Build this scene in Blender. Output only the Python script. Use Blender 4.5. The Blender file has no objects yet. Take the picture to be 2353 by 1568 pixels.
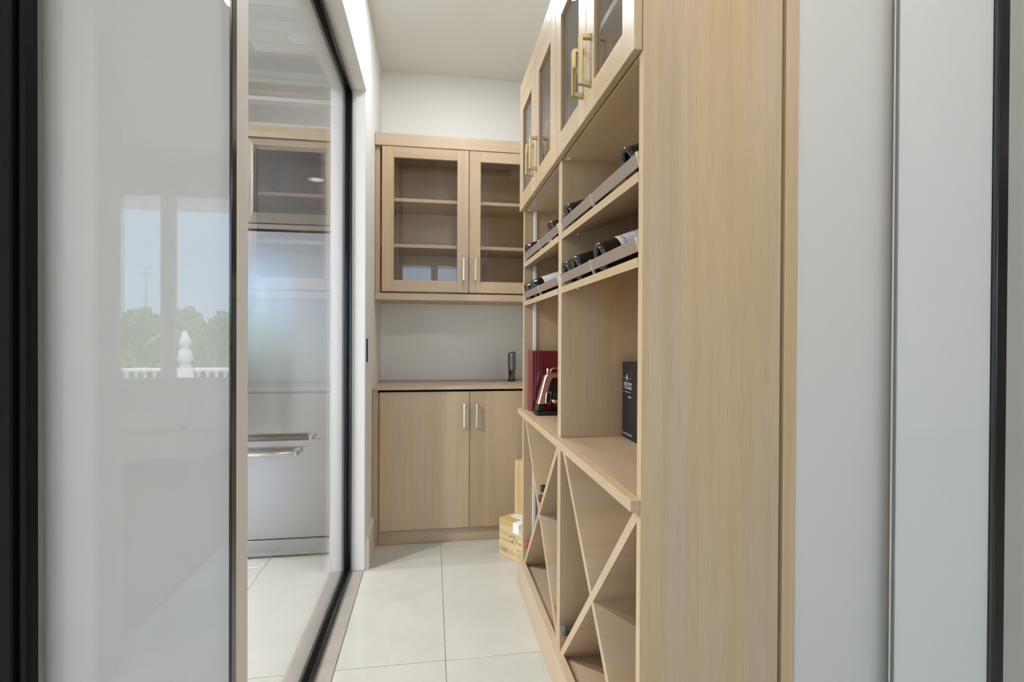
import bpy, bmesh, math, random
from mathutils import Vector, Matrix
random.seed(7)
C = bpy.context.scene.collection
SC = bpy.context.scene
# ------------------------------------------------------------------ camera
cam = bpy.data.cameras.new('camera'); camo = bpy.data.objects.new('camera', cam); C.objects.link(camo)
cam.sensor_width = 36.0; cam.lens = 36.0 * 1166.105 / 2353.0; cam.clip_start = 0.02; cam.clip_end = 300
R_ = Matrix(((0.98776221, -0.15589454, 0.00476499), (0.00372615, -0.00695526, -0.99996887), (0.15592283, 0.98774922, -0.00628925)))
mw = Matrix.Identity(4)
for i in range(3):
    mw[i][0] = R_[0][i]; mw[i][1] = -R_[1][i]; mw[i][2] = -R_[2][i]
mw[0][3], mw[1][3], mw[2][3] = 0.0, 0.0, 1.2
camo.matrix_world = mw
SC.camera = camo
# ------------------------------------------------------------------ world, sun, exposure
wd = bpy.data.worlds.new('sky'); SC.world = wd; wd.use_nodes = True
nt = wd.node_tree; nt.nodes.clear()
wo = nt.nodes.new('ShaderNodeOutputWorld'); bg = nt.nodes.new('ShaderNodeBackground')
tc = nt.nodes.new('ShaderNodeTexCoord'); sx = nt.nodes.new('ShaderNodeSeparateXYZ'); rp = nt.nodes.new('ShaderNodeValToRGB')
nt.links.new(tc.outputs['Generated'], sx.inputs[0]); nt.links.new(sx.outputs['Z'], rp.inputs[0])
nt.links.new(rp.outputs[0], bg.inputs[0]); nt.links.new(bg.outputs[0], wo.inputs[0])
rp.color_ramp.elements[0].position = 0.0; rp.color_ramp.elements[0].color = (0.52, 0.74, 0.97, 1)
rp.color_ramp.elements[1].position = 0.7; rp.color_ramp.elements[1].color = (0.40, 0.58, 0.93, 1)
bg.inputs[1].default_value = 3.3
sun = bpy.data.lights.new('sun', 'SUN'); sun.energy = 13.0; sun.angle = 0.01; sun.color = (1, .92, .80)
suno = bpy.data.objects.new('sun', sun); C.objects.link(suno)
suno.rotation_euler = Vector((-.25, -.55, -1.0)).to_track_quat('-Z', 'Y').to_euler()
SC.view_settings.view_transform = 'Standard'; SC.view_settings.look = 'None'
SC.view_settings.exposure = 0.66; SC.view_settings.gamma = 1.0; SC.view_settings.use_curve_mapping = False
try:
    SC.cycles.use_denoising = True; SC.cycles.max_bounces = 14; SC.cycles.transparent_max_bounces = 24
    SC.cycles.diffuse_bounces = 6; SC.cycles.glossy_bounces = 6; SC.cycles.caustics_reflective = False
    SC.cycles.sample_clamp_indirect = 6.0
except Exception:
    pass
P_PANTRY, P_KITCHEN, P_LIVING, P_ENTRY = 7.8, 56.0, 2.0, 9.6

# ------------------------------------------------------------------ materials
def new_mat(name):
    m = bpy.data.materials.new(name); m.use_nodes = True
    return m, m.node_tree, m.node_tree.nodes['Principled BSDF']
def plain(name, col, rough=.5, metal=0.0, coat=0.0, spec=.5, bump=0.0, bscale=200, var=0.0):
    m, t, b = new_mat(name)
    b.inputs['Base Color'].default_value = (*col, 1); b.inputs['Roughness'].default_value = rough
    b.inputs['Metallic'].default_value = metal; b.inputs['Coat Weight'].default_value = coat
    b.inputs['Specular IOR Level'].default_value = spec
    if bump or var:
        tcn = t.nodes.new('ShaderNodeTexCoord'); n = t.nodes.new('ShaderNodeTexNoise')
        n.inputs['Scale'].default_value = bscale; n.inputs['Detail'].default_value = 3
        t.links.new(tcn.outputs['Object'], n.inputs['Vector'])
        if bump:
            bp = t.nodes.new('ShaderNodeBump'); bp.inputs['Strength'].default_value = bump; bp.inputs['Distance'].default_value = .002
            t.links.new(n.outputs['Fac'], bp.inputs['Height']); t.links.new(bp.outputs[0], b.inputs['Normal'])
        if var:
            r = t.nodes.new('ShaderNodeValToRGB')
            r.color_ramp.elements[0].color = (*[c * (1 - var) for c in col], 1); r.color_ramp.elements[1].color = (*[min(1, c * (1 + var)) for c in col], 1)
            r.color_ramp.elements[0].position = .3; r.color_ramp.elements[1].position = .7
            t.links.new(n.outputs['Fac'], r.inputs[0]); t.links.new(r.outputs[0], b.inputs['Base Color'])
    return m
def offset_coords(t, scale, rnd=True, coord='Object'):
    tcn = t.nodes.new('ShaderNodeTexCoord'); mp = t.nodes.new('ShaderNodeMapping')
    mp.inputs['Scale'].default_value = scale
    if rnd:
        oi = t.nodes.new('ShaderNodeObjectInfo'); mu = t.nodes.new('ShaderNodeVectorMath'); mu.operation = 'SCALE'
        cmb = t.nodes.new('ShaderNodeCombineXYZ')
        for k in range(3): t.links.new(oi.outputs['Random'], cmb.inputs[k])
        mu.inputs['Scale'].default_value = 41.0; t.links.new(cmb.outputs[0], mu.inputs[0])
        ad = t.nodes.new('ShaderNodeVectorMath'); ad.operation = 'ADD'
        t.links.new(tcn.outputs[coord], ad.inputs[0]); t.links.new(mu.outputs[0], ad.inputs[1])
        t.links.new(ad.outputs[0], mp.inputs['Vector'])
    else:
        t.links.new(tcn.outputs[coord], mp.inputs['Vector'])
    return mp
def mixrgb(t, fac, a, b, mode='MIX'):
    m = t.nodes.new('ShaderNodeMix'); m.data_type = 'RGBA'; m.blend_type = mode
    for s, v in ((m.inputs['Factor'], fac), (m.inputs['A'], a), (m.inputs['B'], b)):
        if isinstance(v, (int, float)): s.default_value = v
        elif isinstance(v, tuple): s.default_value = (*v, 1)
        else: t.links.new(v, s)
    return m.outputs['Result']
def ramp(t, src, p0, p1, c0=(0, 0, 0), c1=(1, 1, 1)):
    r = t.nodes.new('ShaderNodeValToRGB'); e = r.color_ramp.elements
    e[0].position = p0; e[1].position = p1; e[0].color = (*c0, 1); e[1].color = (*c1, 1)
    t.links.new(src, r.inputs[0]); return r.outputs[0]
def wood(name, axis, base=(.52, .379, .222), dark=(.437, .309, .176), pink=(.505, .383, .288), rough=.35, grain=.3):
    m, t, b = new_mat(name)
    i = 'xyz'.index(axis)
    def sc(a, l): v = [a, a, a]; v[i] = l; return v
    def noise(scale, det=2, dist=0.0):
        mp = offset_coords(t, scale); n = t.nodes.new('ShaderNodeTexNoise'); n.inputs['Scale'].default_value = 1
        n.inputs['Detail'].default_value = det; n.inputs['Distortion'].default_value = dist
        t.links.new(mp.outputs[0], n.inputs['Vector']); return n.outputs['Fac']
    broad = noise(sc(9, .55), 2, .4); mid = noise(sc(55, 1.6), 4, .2); fine = noise(sc(420, 9), 2)
    c = mixrgb(t, ramp(t, broad, .38, .66), base, pink)
    brn = noise(sc(6, .35), 2, .5)
    c = mixrgb(t, ramp(t, brn, .5, .72, (0, 0, 0), (.7, .7, .7)), c, tuple(x * .86 for x in dark))
    f2 = ramp(t, mid, .40, .75)
    c = mixrgb(t, mixrgb(t, .5, (0., 0., 0.), f2), c, dark)
    c = mixrgb(t, mixrgb(t, grain, (0., 0., 0.), ramp(t, fine, .45, .8)), c, tuple(x * .72 for x in dark))
    t.links.new(c, b.inputs['Base Color']); b.inputs['Roughness'].default_value = rough
    bp = t.nodes.new('ShaderNodeBump'); bp.inputs['Strength'].default_value = .12; bp.inputs['Distance'].default_value = .001
    t.links.new(fine, bp.inputs['Height']); t.links.new(bp.outputs[0], b.inputs['Normal'])
    return m
def pane_mat(name, tint=(1, 1, 1), rough=0.0):
    m = bpy.data.materials.new(name); m.use_nodes = True; t = m.node_tree; t.nodes.clear()
    out = t.nodes.new('ShaderNodeOutputMaterial'); mx = t.nodes.new('ShaderNodeMixShader')
    tr = t.nodes.new('ShaderNodeBsdfTransparent'); gl = t.nodes.new('ShaderNodeBsdfGlossy')
    tr.inputs[0].default_value = (*tint, 1); gl.inputs['Roughness'].default_value = rough
    fr = t.nodes.new('ShaderNodeFresnel'); ge = t.nodes.new('ShaderNodeNewGeometry'); mt = t.nodes.new('ShaderNodeMath')
    mt.operation = 'MULTIPLY_ADD'; mt.inputs[1].default_value = 1 / 1.5 - 1.5; mt.inputs[2].default_value = 1.5
    t.links.new(ge.outputs['Backfacing'], mt.inputs[0]); t.links.new(mt.outputs[0], fr.inputs['IOR'])
    t.links.new(fr.outputs[0], mx.inputs[0]); t.links.new(tr.outputs[0], mx.inputs[1]); t.links.new(gl.outputs[0], mx.inputs[2])
    t.links.new(mx.outputs[0], out.inputs[0]); return m
def emit(name, col, s):
    m = bpy.data.materials.new(name); m.use_nodes = True; t = m.node_tree; t.nodes.clear()
    out = t.nodes.new('ShaderNodeOutputMaterial'); e = t.nodes.new('ShaderNodeEmission')
    e.inputs[0].default_value = (*col, 1); e.inputs[1].default_value = s; t.links.new(e.outputs[0], out.inputs[0]); return m
def marble(name):
    m, t, b = new_mat(name)
    mp = offset_coords(t, (1, 1, 1))
    n = t.nodes.new('ShaderNodeTexNoise'); n.inputs['Scale'].default_value = 3.2; n.inputs['Detail'].default_value = 8; n.inputs['Distortion'].default_value = .6
    t.links.new(mp.outputs[0], n.inputs['Vector'])
    n2 = t.nodes.new('ShaderNodeTexNoise'); n2.inputs['Scale'].default_value = 2.2; n2.inputs['Detail'].default_value = 9; n2.inputs['Distortion'].default_value = 1.6
    t.links.new(mp.outputs[0], n2.inputs['Vector'])
    c = mixrgb(t, ramp(t, n.outputs['Fac'], .35, .7), (.52, .493, .442), (.46, .45, .402))
    a = t.nodes.new('ShaderNodeMath'); a.operation = 'SUBTRACT'; a.inputs[1].default_value = .5; t.links.new(n2.outputs['Fac'], a.inputs[0])
    ab = t.nodes.new('ShaderNodeMath'); ab.operation = 'ABSOLUTE'; t.links.new(a.outputs[0], ab.inputs[0])
    v = ramp(t, ab.outputs[0], 0.0, .025, (.16, .16, .16), (0, 0, 0))
    c = mixrgb(t, v, c, (.41, .39, .34))
    t.links.new(c, b.inputs['Base Color']); b.inputs['Roughness'].default_value = .16
    return m
def random_tone(name, c0, c1, rough=.5, scale=(1, 1, 1)):
    m, t, b = new_mat(name)
    oi = t.nodes.new('ShaderNodeObjectInfo'); r = ramp(t, oi.outputs['Random'], 0, 1, c0, c1)
    mp = offset_coords(t, scale); n = t.nodes.new('ShaderNodeTexNoise'); n.inputs['Scale'].default_value = 1; n.inputs['Detail'].default_value = 4
    t.links.new(mp.outputs[0], n.inputs['Vector'])
    c = mixrgb(t, ramp(t, n.outputs['Fac'], .4, .75, (0, 0, 0), (.5, .5, .5)), r, tuple(x * .8 for x in c0))
    t.links.new(c, b.inputs['Base Color']); b.inputs['Roughness'].default_value = rough
    return m
def label_print(name, paper, ink, scale=60, thr=.6, amount=.7):
    m, t, b = new_mat(name)
    mp = offset_coords(t, (scale, scale * .35, scale)); n = t.nodes.new('ShaderNodeTexNoise'); n.inputs['Scale'].default_value = 1; n.inputs['Detail'].default_value = 3
    t.links.new(mp.outputs[0], n.inputs['Vector'])
    c = mixrgb(t, ramp(t, n.outputs['Fac'], thr - .03, thr + .03, (0, 0, 0), (amount,) * 3), paper, ink)
    t.links.new(c, b.inputs['Base Color']); b.inputs['Roughness'].default_value = .55
    return m
def pine(name, axis):
    m, t, b = new_mat(name)
    i = 'xyz'.index(axis); s = [1, 1, 1]; s[i] = .12
    mp = offset_coords(t, s); w = t.nodes.new('ShaderNodeTexWave'); w.wave_type = 'BANDS'; w.bands_direction = 'Z' if axis != 'z' else 'X'
    w.inputs['Scale'].default_value = 7; w.inputs['Distortion'].default_value = 7; w.inputs['Detail'].default_value = 2; w.inputs['Detail Scale'].default_value = 1.4
    t.links.new(mp.outputs[0], w.inputs['Vector'])
    c = mixrgb(t, ramp(t, w.outputs['Color'], .45, .95, (0, 0, 0), (.5,) * 3), (.64, .48, .26), (.45, .29, .11))
    t.links.new(c, b.inputs['Base Color']); b.inputs['Roughness'].default_value = .6
    return m

M = {}
M['wz'] = wood('light oak vertical grain', 'z'); M['wy'] = wood('light oak lengthwise grain', 'y'); M['wx'] = wood('light oak crosswise grain', 'x')
M['wall'] = plain('white wall paint', (.80, .79, .765), .6, bump=.05, bscale=350)
M['wallfront'] = plain('darkened white wall paint', (.57, .553, .522), .6, bump=.05, bscale=350)  # darker copy of the white paint, dims the brightly lit right wall
M['kwall'] = plain('taupe kitchen wall paint', (.14, .118, .10), .6)
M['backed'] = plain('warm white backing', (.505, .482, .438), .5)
M['ceil'] = plain('white ceiling paint', (.78, .775, .76), .8)
M['white'] = plain('white trim paint', (.76, .76, .76), .35)
M['black'] = plain('black glossy frame', (.008, .008, .009), .16, spec=.6)
M['blackmatte'] = plain('black powder coated frame', (.005, .005, .0053), .5, spec=.12)
M['pane'] = pane_mat('clear glass'); M['edge'] = plain('grey green glass edge', (.15, .165, .155), .25)
M['cabglass'] = pane_mat('cabinet glass', (.985, .98, .97))
M['tile'] = marble('cream polished marble tile'); M['grout'] = plain('pale grout', (.52, .50, .45), .8)
M['sill'] = plain('taupe stone threshold', (.33, .295, .26), .3, var=.08, bscale=12)
M['brass'] = plain('satin brass', (.50, .405, .215), .42, 1.0)
M['nickel'] = plain('pale champagne metal', (.62, .56, .44), .3, 1.0)
def steel_front(name):
    m, t, b = new_mat(name); b.inputs['Base Color'].default_value = (.43, .445, .475, 1); b.inputs['Metallic'].default_value = 1; b.inputs['Roughness'].default_value = .2
    mp = offset_coords(t, (5, 5, .25)); n = t.nodes.new('ShaderNodeTexNoise'); n.inputs['Scale'].default_value = 1; n.inputs['Detail'].default_value = 1
    t.links.new(mp.outputs[0], n.inputs['Vector']); bp = t.nodes.new('ShaderNodeBump'); bp.inputs['Strength'].default_value = .35; bp.inputs['Distance'].default_value = .012
    t.links.new(n.outputs['Fac'], bp.inputs['Height']); t.links.new(bp.outputs[0], b.inputs['Normal']); return m
M['steel'] = steel_front('brushed stainless steel')
M['steeldark'] = plain('dark steel trim', (.10, .10, .115), .3, .8)
M['chrome'] = plain('polished steel', (.75, .75, .76), .15, 1.0)
M['taupe'] = plain('taupe metal rail', (.27, .208, .165), .35, .15)
M['clip'] = plain('pale metal clip', (.72, .68, .62), .3, .6)
M['bottle'] = plain('very dark green bottle glass', (.004, .005, .004), .04, coat=1.0)
M['cap_black'] = plain('black capsule foil', (.012, .012, .013), .3); M['cap_red'] = plain('red capsule foil', (.42, .015, .03), .3)
M['cap_dark'] = plain('maroon capsule foil', (.13, .02, .02), .3); M['cap_olive'] = plain('olive grey capsule foil', (.12, .112, .075), .4, .2)
M['paper1'] = label_print('grey line drawing wine label', (.66, .66, .68), (.10, .10, .13), 38, .56, .75)
M['paper2'] = label_print('cream wine label', (.74, .73, .70), (.35, .33, .30), 90, .64, .5)
M['paper3'] = label_print('white printed sticker', (.80, .80, .80), (.25, .23, .23), 150, .60, .7)
M['paper'] = plain('white paper', (.80, .80, .81), .6)
M['ink'] = plain('burnt brown ink', (.16, .085, .04), .7)
M['silverink'] = plain('silver foil print', (.62, .62, .62), .4, .2)
M['carton'] = plain('matt black carton', (.010, .010, .011), .42)
M['red'] = plain('dark red lacquered case', (.135, .008, .014), .28, coat=.3)
M['rose'] = plain('rose gold metal', (.78, .46, .42), .28, 1.0); M['copper'] = plain('copper cup', (.62, .26, .12), .3, 1.0)
M['blackplastic'] = plain('black plastic', (.010, .010, .012), .25); M['gun'] = plain('gunmetal', (.20, .20, .22), .28, 1.0)
M['pinex'] = pine('pine board', 'x'); M['pinez'] = pine('pine board upright', 'z'); M['pinetop'] = plain('planed pine lid', (.58, .40, .17), .55, var=.1, bscale=20)
M['kcab'] = plain('grey taupe painted cabinet', (.20, .185, .17), .3, coat=.2); M['kpanel'] = plain('charcoal cabinet panel', (.085, .085, .09), .25, coat=.3)
M['kwarm'] = plain('warm taupe cornice', (.27, .22, .16), .4)
M['plank'] = random_tone('whitewashed ceiling planks', (.56, .57, .565), (.97, .97, .97), .6, (1.2, 14, 14))
M['lens'] = emit('lit ceiling lens', (1, .95, .87), 7.0)
M['baseb'] = plain('cream baseboard', (.70, .66, .56), .35)
M['sofa'] = plain('cream upholstery', (.62, .59, .54), .9, bump=.2, bscale=500); M['rug'] = plain('beige wool rug', (.34, .30, .255), .95, bump=.5, bscale=400)
M['leg'] = plain('pale turned wood leg', (.50, .44, .36), .4); M['stone'] = plain('white cast stone', (.80, .79, .77), .7)
M['terrace'] = plain('pale terrace paving', (.62, .58, .52), .7, var=.06, bscale=5); M['garden'] = plain('dry garden ground', (.22, .24, .12), .9, var=.3, bscale=1)
M['leaf'] = random_tone('green leaves', (.10, .20, .03), (.26, .40, .09), .6, (3, 3, 3)); M['bark'] = plain('palm trunk', (.20, .15, .10), .9)
M['canvas'] = plain('pale canvas', (.74, .73, .74), .8); M['house'] = plain('white render', (.78, .76, .74), .8); M['rooft'] = plain('terracotta roof', (.45, .26, .18), .8)
M['darkglass'] = plain('dark window glass', (.03, .035, .04), .1); M['pole'] = plain('grey weathered pole', (.42, .42, .42), .7)
M['photo'] = plain('grey artwork', (.30, .32, .34), .6, var=.4, bscale=3)

# ------------------------------------------------------------------ geometry helpers
ORG = {}
class MB:
    def __init__(s): s.bm = bmesh.new()
    def box(s, a, b, bev=.0012):
        x0, y0, z0 = [min(a[i], b[i]) for i in range(3)]; x1, y1, z1 = [max(a[i], b[i]) for i in range(3)]
        v = [s.bm.verts.new(p) for p in ((x0, y0, z0), (x1, y0, z0), (x1, y1, z0), (x0, y1, z0), (x0, y0, z1), (x1, y0, z1), (x1, y1, z1), (x0, y1, z1))]
        f = [s.bm.faces.new([v[i] for i in q]) for q in ((3, 2, 1, 0), (4, 5, 6, 7), (0, 1, 5, 4), (1, 2, 6, 5), (2, 3, 7, 6), (3, 0, 4, 7))]
        bev = min(bev, (x1 - x0) * .3, (y1 - y0) * .3, (z1 - z0) * .3)
        if bev > 0:
            e = list({e for q in f for e in q.edges}); bmesh.ops.bevel(s.bm, geom=e, offset=bev, segments=1, affect='EDGES', profile=.5)
        return s
    def prism(s, pts, axis, lo, hi, bev=0.0):
        # polygon in the two remaining axes (cyclic order), extruded along axis
        def P(u, v, w): return {'x': (w, u, v), 'y': (u, w, v), 'z': (u, v, w)}[axis]
        a = [s.bm.verts.new(P(u, v, lo)) for u, v in pts]; b = [s.bm.verts.new(P(u, v, hi)) for u, v in pts]
        n = len(pts); f = [s.bm.faces.new(a), s.bm.faces.new(b)]
        for i in range(n): f.append(s.bm.faces.new((a[i], a[(i + 1) % n], b[(i + 1) % n], b[i])))
        bmesh.ops.recalc_face_normals(s.bm, faces=f)
        if bev:
            e = list({e for q in f for e in q.edges}); bmesh.ops.bevel(s.bm, geom=e, offset=bev, segments=1, affect='EDGES', profile=.5)
        return s
    def lathe(s, prof, n=24, mat=None, smooth=True):
        rings = []; fs = []
        for r, z in prof:
            if r < 1e-6: rings.append([s.bm.verts.new((0, 0, z))])
            else: rings.append([s.bm.verts.new((r * math.cos(2 * math.pi * k / n), r * math.sin(2 * math.pi * k / n), z)) for k in range(n)])
        for a, b in zip(rings[:-1], rings[1:]):
            for k in range(n):
                k2 = (k + 1) % n
                if len(a) == 1 and len(b) == 1: continue
                if len(a) == 1: q = (a[0], b[k2], b[k])
                elif len(b) == 1: q = (a[k], a[k2], b[0])
                else: q = (a[k], a[k2], b[k2], b[k])
                f = s.bm.faces.new(q); f.smooth = smooth; fs.append(f)
        if mat is not None:
            vs = [v for r in rings for v in r]; bmesh.ops.transform(s.bm, matrix=mat, verts=vs)
        bmesh.ops.recalc_face_normals(s.bm, faces=fs)
        return s
    def cyl(s, c, r, h, axis='z', n=20, r2=None):
        r2 = r if r2 is None else r2
        m = {'z': Matrix.Identity(4), 'x': Matrix.Rotation(math.pi / 2, 4, 'Y'), 'y': Matrix.Rotation(-math.pi / 2, 4, 'X')}[axis]
        return s.lathe([(0, 0), (r * .9, 0), (r, min(.1 * r, h * .2)), (r2, h - min(.1 * r2, h * .2)), (r2 * .9, h), (0, h)], n, Matrix.Translation(c) @ m)
    def tube(s, pts, r, n=8, square=False):
        pts = [Vector(p) for p in pts]; rings = []; fs = []
        up = Vector((0, 0, 1))
        for i, p in enumerate(pts):
            t = (pts[min(i + 1, len(pts) - 1)] - pts[max(i - 1, 0)]).normalized()
            u = t.cross(up)
            if u.length < 1e-3: u = t.cross(Vector((0, 1, 0)))
            u.normalize(); w = u.cross(t).normalized()
            rr = r[i] if isinstance(r, (list, tuple)) else r
            rings.append([s.bm.verts.new(p + (u * math.cos(2 * math.pi * (k + .5) / n) + w * math.sin(2 * math.pi * (k + .5) / n)) * rr) for k in range(n)])
        for a, b in zip(rings[:-1], rings[1:]):
            for k in range(n):
                f = s.bm.faces.new((a[k], a[(k + 1) % n], b[(k + 1) % n], b[k])); f.smooth = n > 4; fs.append(f)
        fs.append(s.bm.faces.new(rings[0])); fs.append(s.bm.faces.new(rings[-1]))
        bmesh.ops.recalc_face_normals(s.bm, faces=fs); return s
    def ribbon(s, pts, w, o, ux, uy, nrm, th=.0004):
        # flat strip of ink: pts in plane coords, raised by th
        o, ux, uy, nrm = Vector(o), Vector(ux), Vector(uy), Vector(nrm)
        for (a, b) in zip(pts[:-1], pts[1:]):
            d = Vector((b[0] - a[0], b[1] - a[1]));
            if d.length < 1e-6: continue
            d.normalize(); n = Vector((-d.y, d.x)) * w / 2; e = d * w * .35
            q = [(a[0] - e.x + n.x, a[1] - e.y + n.y), (a[0] - e.x - n.x, a[1] - e.y - n.y), (b[0] + e.x - n.x, b[1] + e.y - n.y), (b[0] + e.x + n.x, b[1] + e.y + n.y)]
            lo = [s.bm.verts.new(o + ux * u + uy * v) for u, v in q]; hi = [s.bm.verts.new(o + ux * u + uy * v + nrm * th) for u, v in q]
            s.bm.faces.new(hi)
            for k in range(4): s.bm.faces.new((lo[k], lo[(k + 1) % 4], hi[(k + 1) % 4], hi[k]))
        return s
    def xf(s, m): bmesh.ops.transform(s.bm, matrix=m, verts=s.bm.verts[:]); return s
def rootof(o):
    while o.parent: o = o.parent
    return o
def obj(name, mb, mat, parent=None, local=False, loc=None):
    me = bpy.data.meshes.new(name)
    if parent is not None and not local:
        r = rootof(parent); org = ORG.get(r.name, Vector((0, 0, 0)))
        bmesh.ops.translate(mb.bm, vec=-org, verts=mb.bm.verts[:])
    mb.bm.to_mesh(me); mb.bm.free(); me.materials.append(mat)
    o = bpy.data.objects.new(name, me); C.objects.link(o)
    if parent is not None: o.parent = parent
    if loc is not None: o.location = loc
    return o
def box(name, a, b, mat, parent=None, bev=.0012, local=False): return obj(name, MB().box(a, b, bev), mat, parent, local)
def thing(name, label, cat, loc=(0, 0, 0), group=None, rot=None):
    o = bpy.data.objects.new(name, None); C.objects.link(o); o.empty_display_size = .05
    o.location = loc; ORG[o.name] = Vector(loc)
    if rot: o.rotation_euler = rot
    o['label'] = label; o['category'] = cat
    if group: o['group'] = group
    return o
def tag(o, label, cat, group=None):
    o['label'] = label; o['category'] = cat
    if group: o['group'] = group
    return o
def struct(name, mb, mat, parent=None, label=None):
    o = obj(name, mb, mat, parent)
    if parent is None: o['kind'] = 'structure'
    if label: o['label'] = label
    return o
def text(name, body, h, mat, parent, origin, ux, uy, nrm, sx=1.0, align='LEFT', th=.0004):
    cu = bpy.data.curves.new(name, 'FONT'); cu.body = body; cu.size = h; cu.align_x = align; cu.extrude = th; cu.resolution_u = 2
    t = bpy.data.objects.new(name, cu); C.objects.link(t)
    dg = bpy.context.evaluated_depsgraph_get(); dg.update()
    me = bpy.data.meshes.new_from_object(t.evaluated_get(dg)); bpy.data.objects.remove(t)
    ux, uy, nrm = Vector(ux), Vector(uy), Vector(nrm)
    m = Matrix.Identity(4)
    for i in range(3): m[i][0] = ux[i] * sx; m[i][1] = uy[i]; m[i][2] = nrm[i]; m[i][3] = origin[i]
    me.transform(m); me.materials.clear(); me.materials.append(mat)
    o = bpy.data.objects.new(name, me); C.objects.link(o)
    r = rootof(parent); org = ORG.get(r.name, Vector((0, 0, 0))); me.transform(Matrix.Translation(-org))
    o.parent = parent; return o

# ================================================================== ROOM SHELL
CZ = 2.96; KZ = 2.72
fl = struct('floor', MB().box((-5.2, -4.1, -.12), (8.2, 3.75, -.006), 0), M['grout'])
T = .914
tile0 = None
for i in range(-6, 10):
    for j in range(-8, 3):
        x = .055 + i * T; y = 1.893 + j * T
        if x < -5.1 or x > 8 or y < -4.4 or y > 3.0 : continue
        if x > 1.9 and y > .95: continue
        if tile0 is None:
            tile0 = obj('tile', MB().box((.0012, .0012, -.006), (T - .0012, T - .0012, 0), .0008), M['tile'], fl, True)
            o = tile0
        else:
            o = tile0.copy(); C.objects.link(o); o.parent = fl
        o.location = (x, y, 0)
struct('ceiling', MB().box((-5.2, -4.1, CZ), (8.2, 3.75, CZ + .12), 0), M['ceil'])
struct('wall_left', MB().box((-.51, 1.0, 2.457), (-.335, 2.685, CZ), 0).box((-.51, 2.685, 0), (-.335, 3.45, CZ), 0).box((-.75, .919, 0), (-.335, 1.0, CZ), 0), M['wall'])
struct('wall_back', MB().box((-.51, 3.45, 0), (.95, 3.60, CZ), 0), M['wall'])
struct('wall_right', MB().box((.788, 1.0, 0), (.95, 3.45, CZ), 0).box((.95, 1.0, 0), (8.05, 1.14, CZ), 0), M['wallfront'])
struct('baseboard_left', MB().prism([(-.335, 0), (-.318, 0), (-.318, .158), (-.324, .168), (-.335, .172)], 'y', 2.692, 2.972), M['baseb'])
# far side of the partition: kitchen
struct('wall_kitchen', MB().box((-5.05, 3.32, 0), (-.51, 3.47, CZ), 0), M['kwall'])
kc = struct('ceiling_kitchen', MB().box((-5.05, .87, KZ), (-.512, 3.32, KZ + .2), 0), M['ceil'])
kc['kind'] = 'structure'
plank0 = None; rr = random.Random(3)
y = .88
while y < 3.3:
    x = -.514 + 0.0; off = rr.uniform(.2, .9); first = True
    while x > -3.4:
        L = off if first else rr.choice((.6, .9, 1.2)); first = False
        if plank0 is None:
            plank0 = obj('plank', MB().box((-1, 0, -.006), (0, .097, 0), 0), M['plank'], kc, True); o = plank0
        else:
            o = plank0.copy(); C.objects.link(o); o.parent = kc
        o.location = (x, y, KZ - rr.uniform(0, .0015)); o.scale = (L - .003, 1, 1)
        x -= L
    y += .10
struct('wall_outer_left', MB().box((-5.2, -3.96, 0), (-5.05, .6, CZ), 0).box((-5.2, .6, 0), (-5.05, 2.8, .9), 0).box((-5.2, .6, 2.4), (-5.05, 2.8, CZ), 0).box((-5.2, 2.8, 0), (-5.05, 3.47, CZ), 0), M['wall'])
w4 = struct('added_window', MB().box((-5.19, .6, .9), (-5.06, .64, 2.4), .002).box((-5.19, 2.76, .9), (-5.06, 2.8, 2.4), .002).box((-5.19, .64, .9), (-5.06, 2.76, .94), .002).box((-5.19, .64, 2.36), (-5.06, 2.76, 2.4), .002), M['white'])  # unseen window added to bring daylight into the kitchen
obj('pane', MB().box((-5.13, .64, .94), (-5.122, 2.76, 2.36), 0), M['pane'], w4)
struct('wall_outer_right', MB().box((8.05, -3.96, 0), (8.2, 1.14, CZ), 0), M['wall'])
# window wall of the living room behind the camera (seen mirrored in the glass panels)
WX0, WX1, WT = -3.75, 1.35, 2.66
struct('wall_rear', MB().box((-5.2, -4.08, 0), (WX0, -3.96, CZ), 0).box((WX0, -4.08, WT), (WX1, -3.96, CZ), 0).box((WX1, -4.08, 0), (8.2, -3.96, CZ), 0), M['wall'])
w2 = struct('window_2', MB().box((WX0, -4.07, 0), (WX1, -3.97, .04), .002).box((WX0, -4.07, WT - .04), (WX1, -3.97, WT), .002), M['white'])
mull = [WX0, -2.715, -1.37, -.02, WX1 - .131]
for m_ in mull: obj('mullion', MB().box((m_, -4.03, .04), (m_ + .131, -3.97, WT - .04), .003), M['wall'], w2)
for a, b in zip(mull[:-1], mull[1:]): obj('pane', MB().box((a + .131, -4.025, .04), (b, -4.017, WT - .04), 0), M['pane'], w2)
struct('wall_divider', MB().box((-1.60, -.42, 0), (-1.13, -.27, CZ), 0), M['wall'])
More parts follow.
